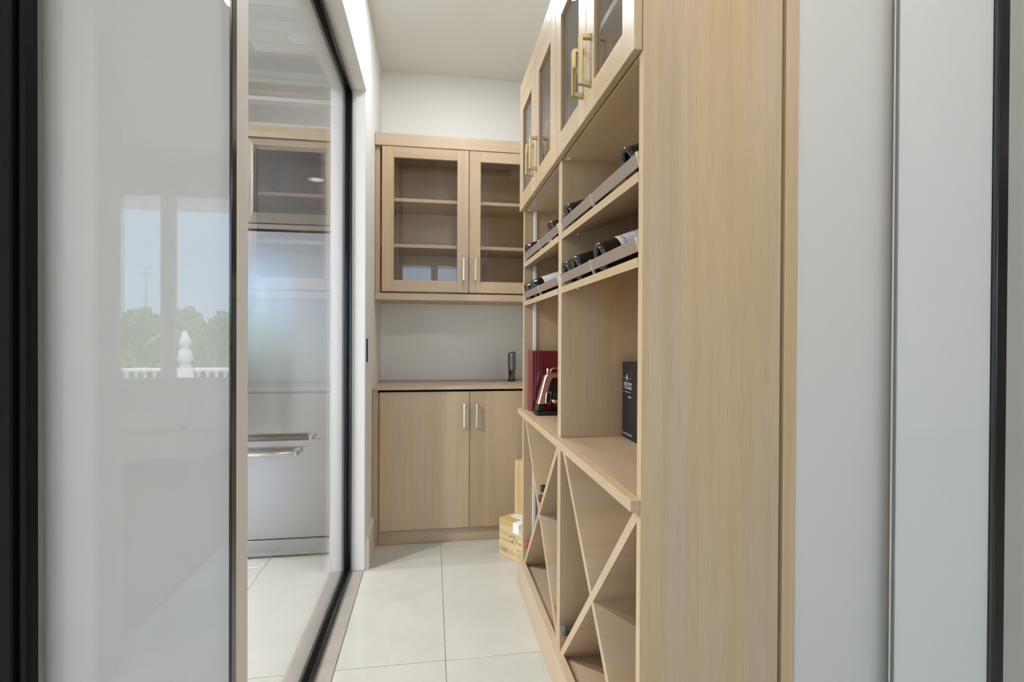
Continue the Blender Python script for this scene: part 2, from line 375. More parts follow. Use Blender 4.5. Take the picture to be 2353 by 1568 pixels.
# interior glass wall between pantry and kitchen
w1 = struct('window_1', MB().box((-.448, 1.0, 0), (-.403, 2.685, .006), .001), M['blackmatte'], label='black framed fixed glass wall in the left pantry wall')
for x0, x1, h in ((-.448, -.436, .02), (-.415, -.403, .02)):
    obj('frame_bead', MB().box((x0, 1.0, .006), (x1, 2.685, h), .002), M['black'], w1)
    obj('frame_bead', MB().box((x0, 2.667, h), (x1, 2.685, 2.437), .002), M['black'], w1)
    obj('frame_bead', MB().box((x0, 1.0, 2.437), (x1, 2.685, 2.457), .002), M['black'], w1)
    obj('frame_bead', MB().box((x0, 1.0, h), (x1, 1.016, 2.437), .002), M['black'], w1)
obj('frame_core', MB().box((-.436, 2.674, .006), (-.415, 2.685, 2.45), .001).box((-.436, 1.0, 2.444), (-.415, 2.674, 2.457), .001), M['blackmatte'], w1)
obj('pane', MB().box((-.431, 1.008, .006), (-.420, 2.676, 2.446), 0), M['pane'], w1)
obj('threshold', MB().box((-.403, 1.0, -.002), (-.342, 2.683, .004), .001).box((-.51, 1.0, -.002), (-.448, 2.683, .004), .001), M['sill'], w1)
obj('jamb', MB().box((-.403, 2.681, .004), (-.338, 2.687, 2.457), .001).box((-.507, 2.681, .004), (-.448, 2.687, 2.457), .001), M['white'], w1)
# dark uprights and top track of the sliding glass doors
struct('trim_1', MB().box((-.75, .795, 0), (-.570, .820, 2.925), .002).box((-.571, .806, 0), (-.565, .820, 2.925), .002).box((-.567, .800, 0), (-.5525, .8205, 2.925), .004), M['blackmatte'], label='wide dark metal door upright at the left edge')
struct('trim_2', MB().box((1.2355, .943, 0), (1.2635, .957, 2.925), .0012), M['black'], label='glossy black door upright near the right edge')
struct('trim_3', MB().box((-.75, .80, 2.925), (2.6, .915, 2.959), .002), M['blackmatte'])

# ================================================================== GLASS DOORS
gd = thing('glass_door', 'glossy glass sliding panel over the white wall left of the pantry opening, mirroring a window', 'glass door', (-.42, .83, 0))
box('pane', (-.546, .823, .006), (-.302, .835, 2.925), M['pane'], gd, 0)
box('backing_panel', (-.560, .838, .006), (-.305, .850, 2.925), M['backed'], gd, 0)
box('edge_profile', (-.3025, .823, .004), (-.2985, .8425, 2.925), M['black'], gd, .0008)
gd2 = thing('glass_door', 'clear glass sliding panel right of the wood cabinet, between grey glass edge and black upright', 'glass door', (1.11, .95, 0))
box('pane', (.985, .9455, .006), (1.234, .9525, 2.925), M['pane'], gd2, 0)
box('backing_panel', (.996, .9545, .006), (1.2335, .970, 2.925), M['wall'], gd2, 0)  # white sheet added to lighten this panel in place of reflected light
box('glass_edge', (.9815, .9455, .006), (.985, .9525, 2.925), M['edge'], gd2, .001)
gd3 = thing('glass_door', 'rightmost glass panel, beyond the black upright at the right edge', 'glass door', (1.8, .95, 0))
box('pane', (1.266, .945, .006), (2.4, .955, 2.925), M['pane'], gd3, 0)
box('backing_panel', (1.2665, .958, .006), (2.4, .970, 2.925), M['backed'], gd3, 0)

# ================================================================== CEILING LIGHTS
def downlight(x, y, z, power, label, r=.075, warm=(.98, .985, 1.0), grp=None):
    t = thing('ceiling_light', label, 'ceiling light', (x, y, z), grp)
    obj('trim_ring', MB().lathe([(r, 0), (r + .018, -.002), (r + .02, -.005), (r + .004, -.009), (r, -.006)], 32), M['white'], t, True)
    obj('diffuser', MB().lathe([(0, -.004), (r, -.004)], 32), M['lens'], t, True)
    l = bpy.data.lights.new('lamp', 'AREA'); l.shape = 'DISK'; l.size = 2 * r; l.energy = power; l.color = warm
    lo = bpy.data.objects.new('lamp', l); C.objects.link(lo); lo.parent = t; lo.location = (0, 0, -.012)
    return t
downlight(.17, 2.50, CZ, P_PANTRY, 'round recessed ceiling light inside the pantry', warm=(.91, .965, 1.0))
downlight(.43, .25, CZ, P_ENTRY, 'round recessed ceiling light right in front of the pantry opening', warm=(1, .95, .88))
for (x, y), q in (((-2.0, 1.5), 'nearest the glass wall'), ((-3.2, 1.5), 'at the front of the kitchen'), ((-3.2, 2.6), 'at the back of the kitchen')):
    downlight(x, y, KZ - .008, P_KITCHEN, 'added unseen fill light in the kitchen plank ceiling, the one ' + q, warm=(.93, .97, 1), grp='added kitchen fill lights')  # unseen lamps added to fill the kitchen with light
for (x, y), q, f in (((-1.0, -1.2), 'behind the photographer', 1), ((2.2, -1.0), 'right of the pantry', 1), ((5.2, -1.2), 'at the far right', 4), ((-1.25, -3.0), 'by the middle of the window', 1), ((2.4, -3.0), 'right of the window', 2), ((-3.0, -2.2), 'over the sofa', 1.5)):
    downlight(x, y, CZ, P_LIVING * f, 'added unseen fill light in the living room ceiling, ' + q, warm=(1, .90, .78), grp='added living room fill lights')  # unseen lamps added behind the camera to brighten the front surfaces

# ================================================================== RIGHT WINE CABINETS
XF, XB = .430, .755
TILT = math.radians(19.5); tt = math.tan(TILT)
def frame_door(parent, y0, y1, z0, z1, sw, hy, hz0, hz1):
    m = MB(); xa, xb = .411, .4295
    m.box((xa, y0, z0), (xb, y0 + sw, z1)); d = obj('door', m, M['wz'], parent); box('door_stile', (xa, y1 - sw, z0), (xb, y1, z1), M['wz'], d)
    box('door_rail', (xa, y0 + sw, z0), (xb, y1 - sw, z0 + .07), M['wy'], d); box('door_rail', (xa, y0 + sw, z1 - .075), (xb, y1 - sw, z1), M['wy'], d)
    box('glass_pane', (.4195, y0 + sw - .002, z0 + .068), (.4235, y1 - sw + .002, z1 - .073), M['cabglass'], d, 0)
    h = MB(); w = .0062
    h.prism([(.3815, hz0 - .0), (.411, hz0 - .004), (.411, hz0 + .010), (.389, hz0 + .010), (.389, hz1 - .010), (.411, hz1 - .010), (.411, hz1 + .004), (.384, hz1 - .001), (.379, hz1 - .006), (.379, hz0 + .001)], 'y', hy - w, hy + w, .0008)
    obj('handle', h, M['brass'], d)
    return d
def wine_unit(y0, y1, near, label):
    t = thing('wine_cabinet', label, 'wine cabinet', (.6, (y0 + y1) / 2, 0))
    th = .020; zt, zb, zc = 2.396, .100, .863
    if near:
        box('side_panel', (XF, y0, 0.0), (XB - .006, y0 + th, zt), M['wz'], t)
        box('filler_strip', (XB + .001, y0 - .004, 0.0), (.787, y0 + .03, zt), M['wz'], t)
    else:
        box('side_panel', (XF, y0, zb), (XB, y0 + th, .838), M['wz'], t); box('side_panel', (XF, y0, zc), (XB, y0 + th, zt), M['wz'], t)
    far_th = th if near else .030
    box('side_panel', (XF, y1 - far_th, zb), (XB, y1 - .0004, .838), M['wz'], t); box('side_panel', (XF, y1 - far_th, zc), (XB, y1 - .0004, zt), M['wz'], t)
    a, b = y0 + th, y1 - far_th
    box('back_panel', (XB - .016, a, zb), (XB, b, .838), M['wz'], t); box('back_panel', (XB - .016, a, zc), (XB, b, zt), M['wz'], t)
    xb = XB - .016
    box('bottom_panel', (.442, a, zb), (xb, b, .126), M['wy'], t)
    box('cabinet_floor', (XF + .0035, a, 1.798), (xb, b, 1.818), M['wy'], t)
    box('top_panel', (XF, a, zt - .019), (xb, b, zt), M['wy'], t)
    box('fascia', (.412, y0, 2.329), (XF - .0005, y1 - .0005, zt), M['wy'], t)
    box('shelf', (XF + .03, a, 2.055), (xb, b, 2.075), M['wy'], t)
    # X shaped bottle divider
    z0, z1 = .126, .837; ph = math.atan2(z1 - z0, b - a); hw = .0118 / math.sin(ph); hv = .0118 / math.cos(ph)
    obj('diagonal_panel', MB().prism([(b, z0), (b, z0 + hv), (a + hw, z1), (a, z1), (a, z1 - hv), (b - hw, z0)], 'x', .436, xb), M['wx'], t)
    obj('diagonal_panel', MB().prism([(a, z0), (a + hw, z0), (b, z1 - hv), (b, z1), (b - hw, z1), (a, z0 + hv)], 'x', .437, xb), M['wx'], t)
    # two tilted bottle shelves with taupe rails
    for zs in (1.532, 1.351):
        x1 = xb; dz = (x1 - XF) * tt
        sh = obj('display_shelf', MB().prism([(XF, zs), (x1, zs + dz), (x1, zs + dz + .020), (XF - .003, zs + .020)], 'y', a, b), M['wy'], t)
        u = Vector((math.cos(TILT), 0, math.sin(TILT))); n = Vector((-math.sin(TILT), 0, math.cos(TILT)))
        p0 = Vector((XF + .009, 0, zs + .0232))
        def Q(uu, nn): q = p0 + u * uu + n * nn; return (q.x, q.z)
        rl = obj('bottle_rail', MB().prism([Q(0, .0125), Q(.005, .0125), Q(.005, .0405), Q(0, .0405)], 'y', a + .006, b - .006, .0006), M['taupe'], sh)
        for yc in (a + .004, (a + b) / 2, b - .006):
            obj('rail_clip', MB().prism([Q(-.0015, -.002), Q(.0062, -.002), Q(.0062, .0425), Q(-.0015, .0425)], 'y', yc - .0014, yc + .0014, 0), M['clip'], sh)
        for yc in (a + .03, b - .03): obj('shelf_peg', MB().cyl((XF + .05, yc, zs + .05 * tt - .006), .005, .007, 'z', 10), M['chrome'], sh)
    obj('cam_fitting', MB().lathe([(0, -.004), (.008, -.004), (.010, -.001), (.010, 0)], 16, Matrix.Translation((.452, b - .02, 1.799))), M['clip'], t)
    obj('cam_fitting', MB().lathe([(0, -.002), (.006, -.002), (.0065, 0)], 16, Matrix.Translation((.459, b, .893)) @ Matrix.Rotation(math.pi / 2, 4, 'X')), M['taupe'], t)
    if near:
        frame_door(t, 1.003, 1.3375, 1.800, 2.326, .067, 1.297, 1.868, 1.999); frame_door(t, 1.3405, 1.6855, 1.800, 2.326, .070, 1.365, 1.868, 1.999)
    else:
        frame_door(t, 1.6885, 2.0335, 1.800, 2.326, .072, 1.988, 1.872, 2.001); frame_door(t, 2.0365, 2.388, 1.800, 2.326, .074, 2.066, 1.872, 2.001)
        box('vertical_channel', (.474, b - .006, .126), (.489, b, .838), M['white'], t); box('vertical_channel', (.474, b - .006, .863), (.489, b, 1.36), M['white'], t)
        box('vertical_channel', (.474, b - .006, 1.41), (.489, b, 1.54), M['white'], t); box('vertical_channel', (.474, b - .006, 1.585), (.489, b, 1.798), M['white'], t)
    return t
wine_unit(1.0, 1.686, True, 'near tall light oak wine cabinet with wide end panel facing the camera')
wine_unit(1.6865, 2.392, False, 'far tall light oak wine cabinet at the back end of the right row')
tp = tag(obj('worktop', MB().box((.408, 1.0005, .8385), (.4296, 2.397, .8628)).box((.4292, 1.0205, .8385), (XB, 2.397, .8628)), M['wy']), 'light oak worktop running along the wine cabinets at waist height', 'worktop')
tag(obj('plinth', MB().box((.418, 1.0005, 0), (.4285, 2.45, .128), .001).prism([(.418, .128), (.4285, .128), (.441, .136), (.441, .139), (.4175, .136)], 'y', 1.0215, 2.45), M['wy']), 'light oak kick board along the floor below the wine cabinets', 'plinth')

# ================================================================== BACK WALL CABINETS
def back_handle(parent, x, z0, z1, yf, mat):
    h = MB(); h.prism([(yf - .030, z0), (yf, z0), (yf, z0 + .009), (yf - .021, z0 + .009), (yf - .021, z1 - .009), (yf, z1 - .009), (yf, z1), (yf - .030, z1)], 'x', x - .0055, x + .0055, .0007)
    return obj('handle', h, mat, parent)
XL, XR = -.333, .786
wc = thing('wall_cabinet', 'light oak wall cabinet with two glass doors on the back wall', 'cabinet', (.22, 3.27, 1.42))
box('fascia', (XL, 3.076, 2.333), (XR, 3.10, 2.405), M['wx'], wc)
box('stile', (XL, 3.10, 1.462), (-.305, 3.122, 2.333), M['wz'], wc); box('side_panel', (XL, 3.122, 1.462), (-.315, 3.425, 2.39), M['wz'], wc)
box('side_panel', (XR - .03, 3.10, 1.462), (XR, 3.425, 2.39), M['wz'], wc)
box('bottom_panel', (XL, 3.072, 1.422), (XR, 3.448, 1.461), M['wx'], wc); box('top_panel', (XL, 3.10, 2.39), (XR, 3.448, 2.405), M['wx'], wc)
box('back_panel', (XL, 3.425, 1.462), (XR, 3.448, 2.39), M['wz'], wc)
for z in (2.017, 1.742): box('shelf', (-.315, 3.125, z), (XR - .03, 3.424, z + .021), M['wx'], wc)
for x0, x1, hx in ((-.294, .2172, .186), (.2208, .732, .2575)):
    d = box('door', (x0, 3.080, 1.472), (x0 + .069, 3.0995, 2.331), M['wz'], wc); box('door_stile', (x1 - .069, 3.080, 1.472), (x1, 3.0995, 2.331), M['wz'], d)
    box('door_rail', (x0 + .069, 3.080, 1.472), (x1 - .069, 3.0995, 1.540), M['wx'], d); box('door_rail', (x0 + .069, 3.080, 2.266), (x1 - .069, 3.0995, 2.331), M['wx'], d)
    box('glass_pane', (x0 + .067, 3.0885, 1.538), (x1 - .067, 3.0925, 2.268), M['cabglass'], d, 0)
    back_handle(d, hx, 1.543, 1.679, 3.080, M['nickel'])
bc = thing('base_cabinet', 'light oak base cabinet with two plain doors at the end of the pantry', 'cabinet', (.22, 3.2, 0))
box('stile', (XL, 2.977, .0), (-.303, 3.0, .896), M['wz'], bc); box('side_panel', (XL, 3.0, 0), (-.315, 3.445, .896), M['wz'], bc)
box('side_panel', (XR - .03, 2.998, 0), (XR, 3.445, .896), M['wz'], bc); box('carcass', (-.315, 2.998, .077), (XR - .03, 3.445, .876), M['wz'], bc)
box('toe_board', (-.3025, 3.0, .0), (XR - .03, 3.018, .0765), M['wx'], bc)
for x0, x1, hx in ((-.293, .2185, .186), (.2215, .74, .2585)):
    d = box('door', (x0, 2.976, .087), (x1, 2.996, .884), M['wz'], bc); back_handle(d, hx, .675, .816, 2.976, M['nickel'])
tag(box('worktop', (-.3345, 2.968, .897), (.787, 3.449, .915), M['wx']), 'light oak worktop on the base cabinet against the back wall', 'worktop')

# ================================================================== LIGHT SWITCH
sw = thing('light_switch', 'slim white switch with black side on the left wall beyond the glass', 'switch', (-.33, 2.745, 1.13))
box('back_box', (-.335, 2.708, 1.072), (-.3275, 2.79, 1.192), M['blackplastic'], sw, .0008)
box('cover_plate', (-.3275, 2.714, 1.072), (-.3235, 2.79, 1.192), M['white'], sw, .001)
box('rocker', (-.3235, 2.735, 1.105), (-.321, 2.77, 1.16), M['white'], sw, .001)

# ================================================================== WINE BOTTLES
def bottle(label, grp, P, axis, cap, paper=None, name='wine_bottle', spin=0.0):
    t = thing(name, label, 'wine bottle', P, grp)
    q = Vector(axis).normalized().to_track_quat('Z', 'Y'); t.rotation_mode = 'QUATERNION'
    # keep local -X pointing as far up as possible
    z = Vector(axis).normalized(); up = Vector((0, 0, 1)); xl = -(up - z * up.dot(z))
    xl = xl.normalized(); yl = z.cross(xl); m = Matrix((xl, yl, z)).transposed(); t.rotation_quaternion = m.to_quaternion()
    R = .0375
    prof = [(0, .022), (.012, .020), (.022, .012), (.027, .003), (.030, 0), (.034, .0012), (.0368, .005), (R, .010), (R, .185), (.036, .198), (.030, .212), (.021, .225), (.0155, .236), (.0142, .250), (.0138, .262)]
    obj('bottle_body', MB().lathe(prof, 32), M['bottle'], t, True)
    obj('capsule', MB().lathe([(.0140, .250), (.0146, .252), (.0148, .285), (.0158, .286), (.0158, .292), (.0150, .293), (.0150, .299), (.0138, .3005), (0, .3005)], 24), cap, t, True)
    mk = MB()   # knurled ring around the foot
    for k in range(32):
        a = 2 * math.pi * k / 32; mk.box((.0338, -.0008, .0003), (.0352, .0008, .0022), 0)
        vs = mk.bm.verts[-8:]; bmesh.ops.transform(mk.bm, matrix=Matrix.Rotation(a, 4, 'Z'), verts=vs)
    obj('foot_ring', mk, M['bottle'], t, True)
    if paper:
        m2 = MB(); n = 16; r = R + .0003; span = math.radians(150); z0, z1 = paper[1], paper[2]; rows = []
        for zz in (z0, z1):
            rows.append([m2.bm.verts.new((r * math.cos(math.pi + spin + span * (k / n - .5)), r * math.sin(math.pi + spin + span * (k / n - .5)), zz)) for k in range(n + 1)])
        for k in range(n):
            f = m2.bm.faces.new((rows[0][k], rows[0][k + 1], rows[1][k + 1], rows[1][k])); f.smooth = True
        o = obj('paper_label', m2, paper[0], t, True); o['label'] = 'printed paper label'
        if paper[3]:
            m3 = MB(); r2 = r + .0002
            for (za, zb, aa, ab) in ((z0, z0 + .006, -.5, .5), (z1 - .006, z1, -.5, .5), (z0, z1, -.5, -.45), (z0, z1, .45, .5)):
                nn = 16 if ab - aa > .5 else 1
                A = [[m3.bm.verts.new((r2 * math.cos(math.pi + spin + span * (aa + (ab - aa) * k / nn)), r2 * math.sin(math.pi + spin + span * (aa + (ab - aa) * k / nn)), zz)) for k in range(nn + 1)] for zz in (za, zb)]
                for k in range(nn): m3.bm.faces.new((A[0][k], A[0][k + 1], A[1][k + 1], A[1][k]))
            obj('label_border', m3, M['paper'], o, True)
    return t
u_ = Vector((math.cos(TILT), 0, math.sin(TILT))); n_ = Vector((-math.sin(TILT), 0, math.cos(TILT)))
def shelf_pos(zs, y, u=.0165): return Vector((XF, y, zs + .0202)) + u_ * u + n_ * .0382
G = 'wine bottles lying on the tilted shelves'
S1, S2 = 1.532, 1.351
bottle('dark wine bottle on the upper shelf of the near cabinet, beside the end panel', G, shelf_pos(S1, 1.098), u_, M['cap_black'])
bottle('dark wine bottle on the upper shelf of the near cabinet, beside the partition', G, shelf_pos(S1, 1.592), u_, M['cap_black'])
bottle('dark wine bottle on the lower shelf of the near cabinet, touching the partition', G, shelf_pos(S2, 1.617), u_, M['cap_dark'])
bottle('middle of three dark wine bottles on the lower shelf of the near cabinet', G, shelf_pos(S2, 1.508), u_, M['cap_black'])
bottle('wine bottle with grey drawing label, lower shelf of the near cabinet', G, shelf_pos(S2, 1.285), u_, M['cap_black'], (M['paper1'], .055, .172, True), spin=.25)
bottle('wine bottle with white label on the upper shelf of the far cabinet', G, shelf_pos(S1, 2.300), u_, M['cap_black'], (M['paper2'], .060, .150, False))
bottle('plain dark wine bottle on the upper shelf of the far cabinet, beside the partition', G, shelf_pos(S1, 1.835), u_, M['cap_black'])
bottle('plain dark wine bottle on the lower shelf of the far cabinet, at its far side', G, shelf_pos(S2, 2.316), u_, M['cap_black'])
bottle('wine bottle with cream emblem label, lower shelf of the far cabinet', G, shelf_pos(S2, 2.165), u_, M['cap_black'], (M['paper2'], .050, .165, True), spin=.2)
G2 = 'wine bottles lying in the cross shaped racks'
def rack(label, y, z, cap, tip=.445): return bottle(label, G2, (tip + .3005, y, z), (-1, 0, 0), cap)
rack('wine bottle with olive grey capsule low in the near cross rack', 1.630, .2285, M['cap_olive'], .426)
rack('wine bottle with red capsule in the far cross rack, beside the partition', 1.7445, .2325, M['cap_red'], .438)
rack('wine bottle with red capsule in the far cross rack, at its far side', 2.323, .2325, M['cap_red'], .437)
rack('wine bottle with maroon capsule low in the top cell of the far cross rack', 2.035, .5405, M['cap_dark'], .436)
rack('wine bottle with black capsule upper in the top cell of the far cross rack', 1.9835, .5965, M['cap_black'], .433)

# ================================================================== OBJECTS ON THE WORKTOPS
ZW = .8630
cs = thing('presentation_case', 'dark red upright case standing behind the rose gold wine opener', 'case', (.58, 2.31, ZW))
obj('spine', MB().prism([(.500, 2.266), (.452, 2.268), (.446, 2.275), (.444, 2.29), (.444, 2.335), (.446, 2.348), (.452, 2.354), (.500, 2.356)], 'z', ZW, 1.141, .0015), M['red'], cs)
box('case_body', (.500, 2.268, ZW), (.70, 2.354, 1.1405), M['red'], cs, .002)
for x in (.4665, .4795): box('spine_rib', (x, 2.2645, ZW + .003), (x + .004, 2.2665, 1.138), M['red'], cs, .0006)
op = thing('wine_opener', 'rose gold lever wine opener with black base on the far worktop', 'wine opener', (.53, 2.19, ZW))
yo = 2.19
obj('base', MB().prism([(.452, yo - .045), (.445, yo - .02), (.445, yo + .02), (.452, yo + .045), (.62, yo + .045), (.62, yo - .045)], 'z', ZW, ZW + .017, .003).prism([(.452, ZW + .017), (.482, ZW + .017), (.488, ZW + .045), (.458, ZW + .045)], 'y', yo - .03, yo + .03, .003), M['blackplastic'], op)
obj('arm', MB().prism([(.457, ZW + .044), (.489, ZW + .044), (.516, 1.015), (.522, 1.023), (.640, 1.030), (.640, 1.050), (.512, 1.046), (.497, 1.042), (.488, 1.030)], 'y', yo - .026, yo + .026, .005), M['rose'], op)
obj('inner_housing', MB().prism([(.498, .952), (.517, 1.013), (.6, 1.022), (.6, .90), (.54, .90)], 'y', yo - .014, yo + .014, .002), M['blackplastic'], op)
obj('carry_handle', MB().tube([(.518, yo, 1.044), (.521, yo, 1.058), (.530, yo, 1.066), (.548, yo, 1.067), (.575, yo, 1.063), (.585, yo, 1.046)], .004, 8), M['rose'], op)
obj('knob', MB().cyl((.506, yo, 1.044), .0055, .022, 'z', 14), M['chrome'], op)
br = obj('bracket', MB().prism([(.494, .963), (.518, .967), (.512, .910), (.489, .913)], 'y', yo - .030, yo - .018, .002), M['chrome'], op)
obj('bracket_pad', MB().prism([(.4975, .959), (.514, .9615), (.509, .9155), (.493, .9175)], 'y', yo - .0312, yo - .0295, 0), M['blackplastic'], br)
obj('cup', MB().lathe([(0, .908), (.012, .908), (.019, .929), (.0175, .929), (.011, .911), (0, .911)], 20, Matrix.Translation((.534, yo - .022, 0))), M['copper'], op)
obj('cup_rim', MB().lathe([(.0185, .927), (.0202, .928), (.0202, .9305), (.0175, .9305)], 20, Matrix.Translation((.534, yo - .022, 0))), M['chrome'], op)
obj('post', MB().cyl((.534, yo - .006, ZW + .015), .012, .085, 'z', 18), M['blackplastic'], op)
tb = thing('tequila_box', 'black carton printed 1921 in silver on the near worktop', 'box', (.70, 1.605, ZW))
xa = .648
box('carton', (xa, 1.547, ZW), (.737, 1.6645, 1.120), M['carton'], tb, .0012)
box('lid_seam', (xa - .0006, 1.5465, ZW + .002), (xa + .004, 1.5478, 1.118), M['steeldark'], tb, 0)
fx = xa - .0004; UX, UY, NR = (0, -1, 0), (0, 0, 1), (-1, 0, 0)
def tx(n, s, y, z, h, k=1.0, al='LEFT'): return text(n, s, h, M['silverink'], tb, (fx, y, z), UX, UY, NR, k, al, .0003)
tx('lettering', '1921', 1.652, 1.030, .034, .56); tx('lettering', 'EXTRA', 1.613, 1.0435, .0135, .80); tx('lettering', 'AÑEJO', 1.613, 1.030, .0135, .76)
tx('lettering', 'TEQUILA', 1.623, 1.0185, .0055, .8, 'CENTER'); tx('lettering', 'MÉXICO  /  750 ML  /  40% ALC. VOL.', 1.655, .8765, .0078, .62)
em = MB()
em.ribbon([(-.034, 0), (-.010, 0)], .0012, (fx, 1.6225, 1.0665), UX, UY, NR).ribbon([(.010, 0), (.034, 0)], .0012, (fx, 1.6225, 1.0665), UX, UY, NR)
em.ribbon([(-.034, 0), (-.013, 0)], .0010, (fx, 1.6225, 1.0205), UX, UY, NR).ribbon([(.013, 0), (.034, 0)], .0010, (fx, 1.6225, 1.0205), UX, UY, NR)
for k in range(-3, 4):   # agave heart
    a = k * .16; em.ribbon([(k * .0009, -.004), (math.sin(a) * .008 + k * .0006, .004 + .007 * math.cos(a)), (k * .0010, .0175 - abs(k) * .0012)], .0014, (fx, 1.6225, 1.0625), UX, UY, NR)
em.ribbon([(0, 0), (.004, .003), (.005, -.002), (.008, .004), (.0095, -.003), (.012, .001), (.014, .005), (.016, -.004), (.0185, .001), (.021, .003), (.023, -.001), (.027, .002), (.030, 0), (.034, .001)], .0011, (fx, 1.612, 1.004), UX, UY, NR)
obj('emblem', em, M['silverink'], tb)
ck = thing('electric_corkscrew', 'gunmetal electric corkscrew standing on the back worktop', 'corkscrew', (.520, 3.30, .9155))
obj('foot', MB().lathe([(0, 0), (.027, 0), (.0275, .004), (.025, .012), (.0235, .015), (0, .015)], 28), M['blackplastic'], ck, True)
obj('foil_chamber', MB().lathe([(.0215, .015), (.0215, .075), (.0235, .077), (0, .077)], 28), M['gun'], ck, True)
for k in range(4): obj('window_rib', MB().box((-.023, -.0225 + .0, .022 + k * .012), (-.004, -.0195, .028 + k * .012), .0006), M['blackplastic'], ck, True)
mb_ = MB().lathe([(0, .074), (.0255, .074), (.026, .078), (.026, .182), (.0245, .188), (.019, .190), (.018, .186), (0, .186)], 28)
for v in mb_.bm.verts:
    if v.co.z > .17: v.co.z += v.co.x * .16
obj('motor_body', mb_, M['gun'], ck, True)
obj('button', MB().box((-.014, -.0275, .11), (-.004, -.0235, .145), .001), M['chrome'], ck, True)
obj('top_cap', MB().lathe([(0, .184), (.015, .184), (.015, .188), (0, .188)], 20), M['blackplastic'], ck, True)

# ================================================================== WINE CRATES
ang = math.atan2(-.853, .522)     # local +X runs along the marked face
def crate(loc, L, D, H, label, up, rotz):
    t = thing('wine_crate', label, 'crate', loc, None, (0, 0, rotz)); th = .010
    mm = M['pinez'] if up else M['pinex']
    box('front_board', (0, 0, 0), (L, th, H - (.012 if not up else 0)), mm, t, .001, True); box('back_board', (0, D - th, 0), (L, D, H - .012), mm, t, .001, True)
    box('end_board', (0, th, 0), (th, D - th, H - .012), mm, t, .001, True); box('end_board', (L - th, th, 0), (L, D - th, H - .012), mm, t, .001, True)
    box('bottom_board', (th, th, 0), (L - th, D - th, th), mm, t, .001, True)
    lid = box('lid', (-.001, -.001 if not up else th, H - .011), (L + .001, D + .001, H), M['pinetop'], t, .0015, True)
    return t, lid
ca = (.374, 2.793, 0.0); dx = Vector((math.cos(ang), math.sin(ang), 0)); dy = Vector((-math.sin(ang), math.cos(ang), 0))
t, lid = crate(ca, .30, .215, .203, 'low pine wine crate on the floor with shipping labels and a burnt signature', False, ang)
box('shipping_label', (.022, .055, .203), (.125, .135, .2034), M['paper3'], t, 0, True)
sl = box('seal_sticker', (.118, -.0006, .203), (.165, .055, .2036), M['paper'], t, 0, True); box('seal_sticker', (.118, -.0014, .150), (.165, -.0009, .2036), M['paper'], t, 0, True)
sg = MB(); o0 = (.085, -.0002, .105)
sg.ribbon([(0, .012), (.02, .020), (.05, .024), (.032, .004), (.022, -.012), (.045, .005), (.06, .016), (.07, .006), (.052, -.002), (.065, -.004), (.08, .002), (.088, -.006), (.093, .004), (.10, -.004), (.115, .000), (.14, -.004)], .0022, o0, (1, 0, 0), (0, 0, 1), (0, -1, 0))
sg.ribbon([(-.01, -.012), (.02, -.010), (.055, -.018)], .0016, o0, (1, 0, 0), (0, 0, 1), (0, -1, 0))
sg.ribbon([(.06, -.040), (.07, -.034), (.074, -.042), (.08, -.034), (.088, -.042), (.097, -.036), (.105, -.042)], .0018, o0, (1, 0, 0), (0, 0, 1), (0, -1, 0))
obj('burnt_signature', sg, M['ink'], t, True)
st = MB()
for k in range(5): st.ribbon([(k * .009, 0), (k * .009, .012), (k * .009 + .005, .012 if k % 2 else .004)], .0014, (.024, -.0002, .034), (1, 0, 0), (0, 0, 1), (0, -1, 0))
st.ribbon([(-.002, -.006), (.046, -.006)], .002, (.024, -.0002, .034), (1, 0, 0), (0, 0, 1), (0, -1, 0))
obj('burnt_stamp', st, M['ink'], t, True)
p2 = Vector(ca) + dx * .004 + dy * .108 + Vector((0, 0, .2042))
t2, lid2 = crate(tuple(p2), .24, .100, .300, 'tall pine wine crate standing on the low crate in the corner', True, ang)
hm = MB(); hm.prism([(.015, .300), (.03, .306), (.08, .310), (.12, .304), (.19, .309), (.20, .300)], 'y', .02, .09); obj('packing_straw', hm, M['pinetop'], t2, True)
sm = MB()
for k in range(22): sm.box((.02, -.0012, .02 + k * .0118), (.215, .0002, .0262 + k * .0118), 0)
obj('slatted_face', sm, M['pinetop'], t2, True)

# ================================================================== KITCHEN BEYOND THE GLASS
KY = 2.90
fr = thing('refrigerator', 'stainless steel refrigerator in the kitchen seen through the glass wall', 'refrigerator', (-.98, 3.1, 0))
X0, X1 = -1.46, -.512
box('case', (X0, KY + .035, .012), (X1, 3.31, 1.765), M['steeldark'], fr, .002)
box('door', (X0, KY, .6442), (X1, KY + .034, 1.765), M['steel'], fr, .0012)
dr = box('freezer_drawer', (X0, KY, .108), (X1, KY + .034, .6435), M['steel'], fr, .0012)
box('toe_grille', (X0, KY + .006, .012), (X1, KY + .034, .100), M['steel'], fr, .003)
def bar_handle(parent, z, xa, xb, mat, r=.0115, off=.055):
    h = obj('handle', MB().cyl((xa, KY - off, z), r, xb - xa, 'x', 18), mat, parent)
    for x in (xa + .02, xb - .022):
        obj('handle_mount', MB().prism([(x - .012, KY), (x + .022, KY), (x + .022, KY - off - r), (x + .008, KY - off - r - .002), (x - .004, KY - off + r)], 'z', z - .012, z + .012, .002), M['chrome'], h)
bar_handle(dr, .578, -1.40, -.705, M['chrome'], .0155, .055); bar_handle(fr, .657, -1.40, -.632, M['steeldark'], .012, .042)
uc = thing('overhead_cabinet', 'grey kitchen cabinet with moulded door over the refrigerator', 'cabinet', (-.98, 3.1, 1.77))
box('carcass', (X0, KY + .03, 1.782), (X1, 3.31, 2.30), M['kcab'], uc, .001)
box('bottom_rail', (X0, KY + .004, 1.778), (X1, KY + .029, 1.806), M['kcab'], uc, .003)
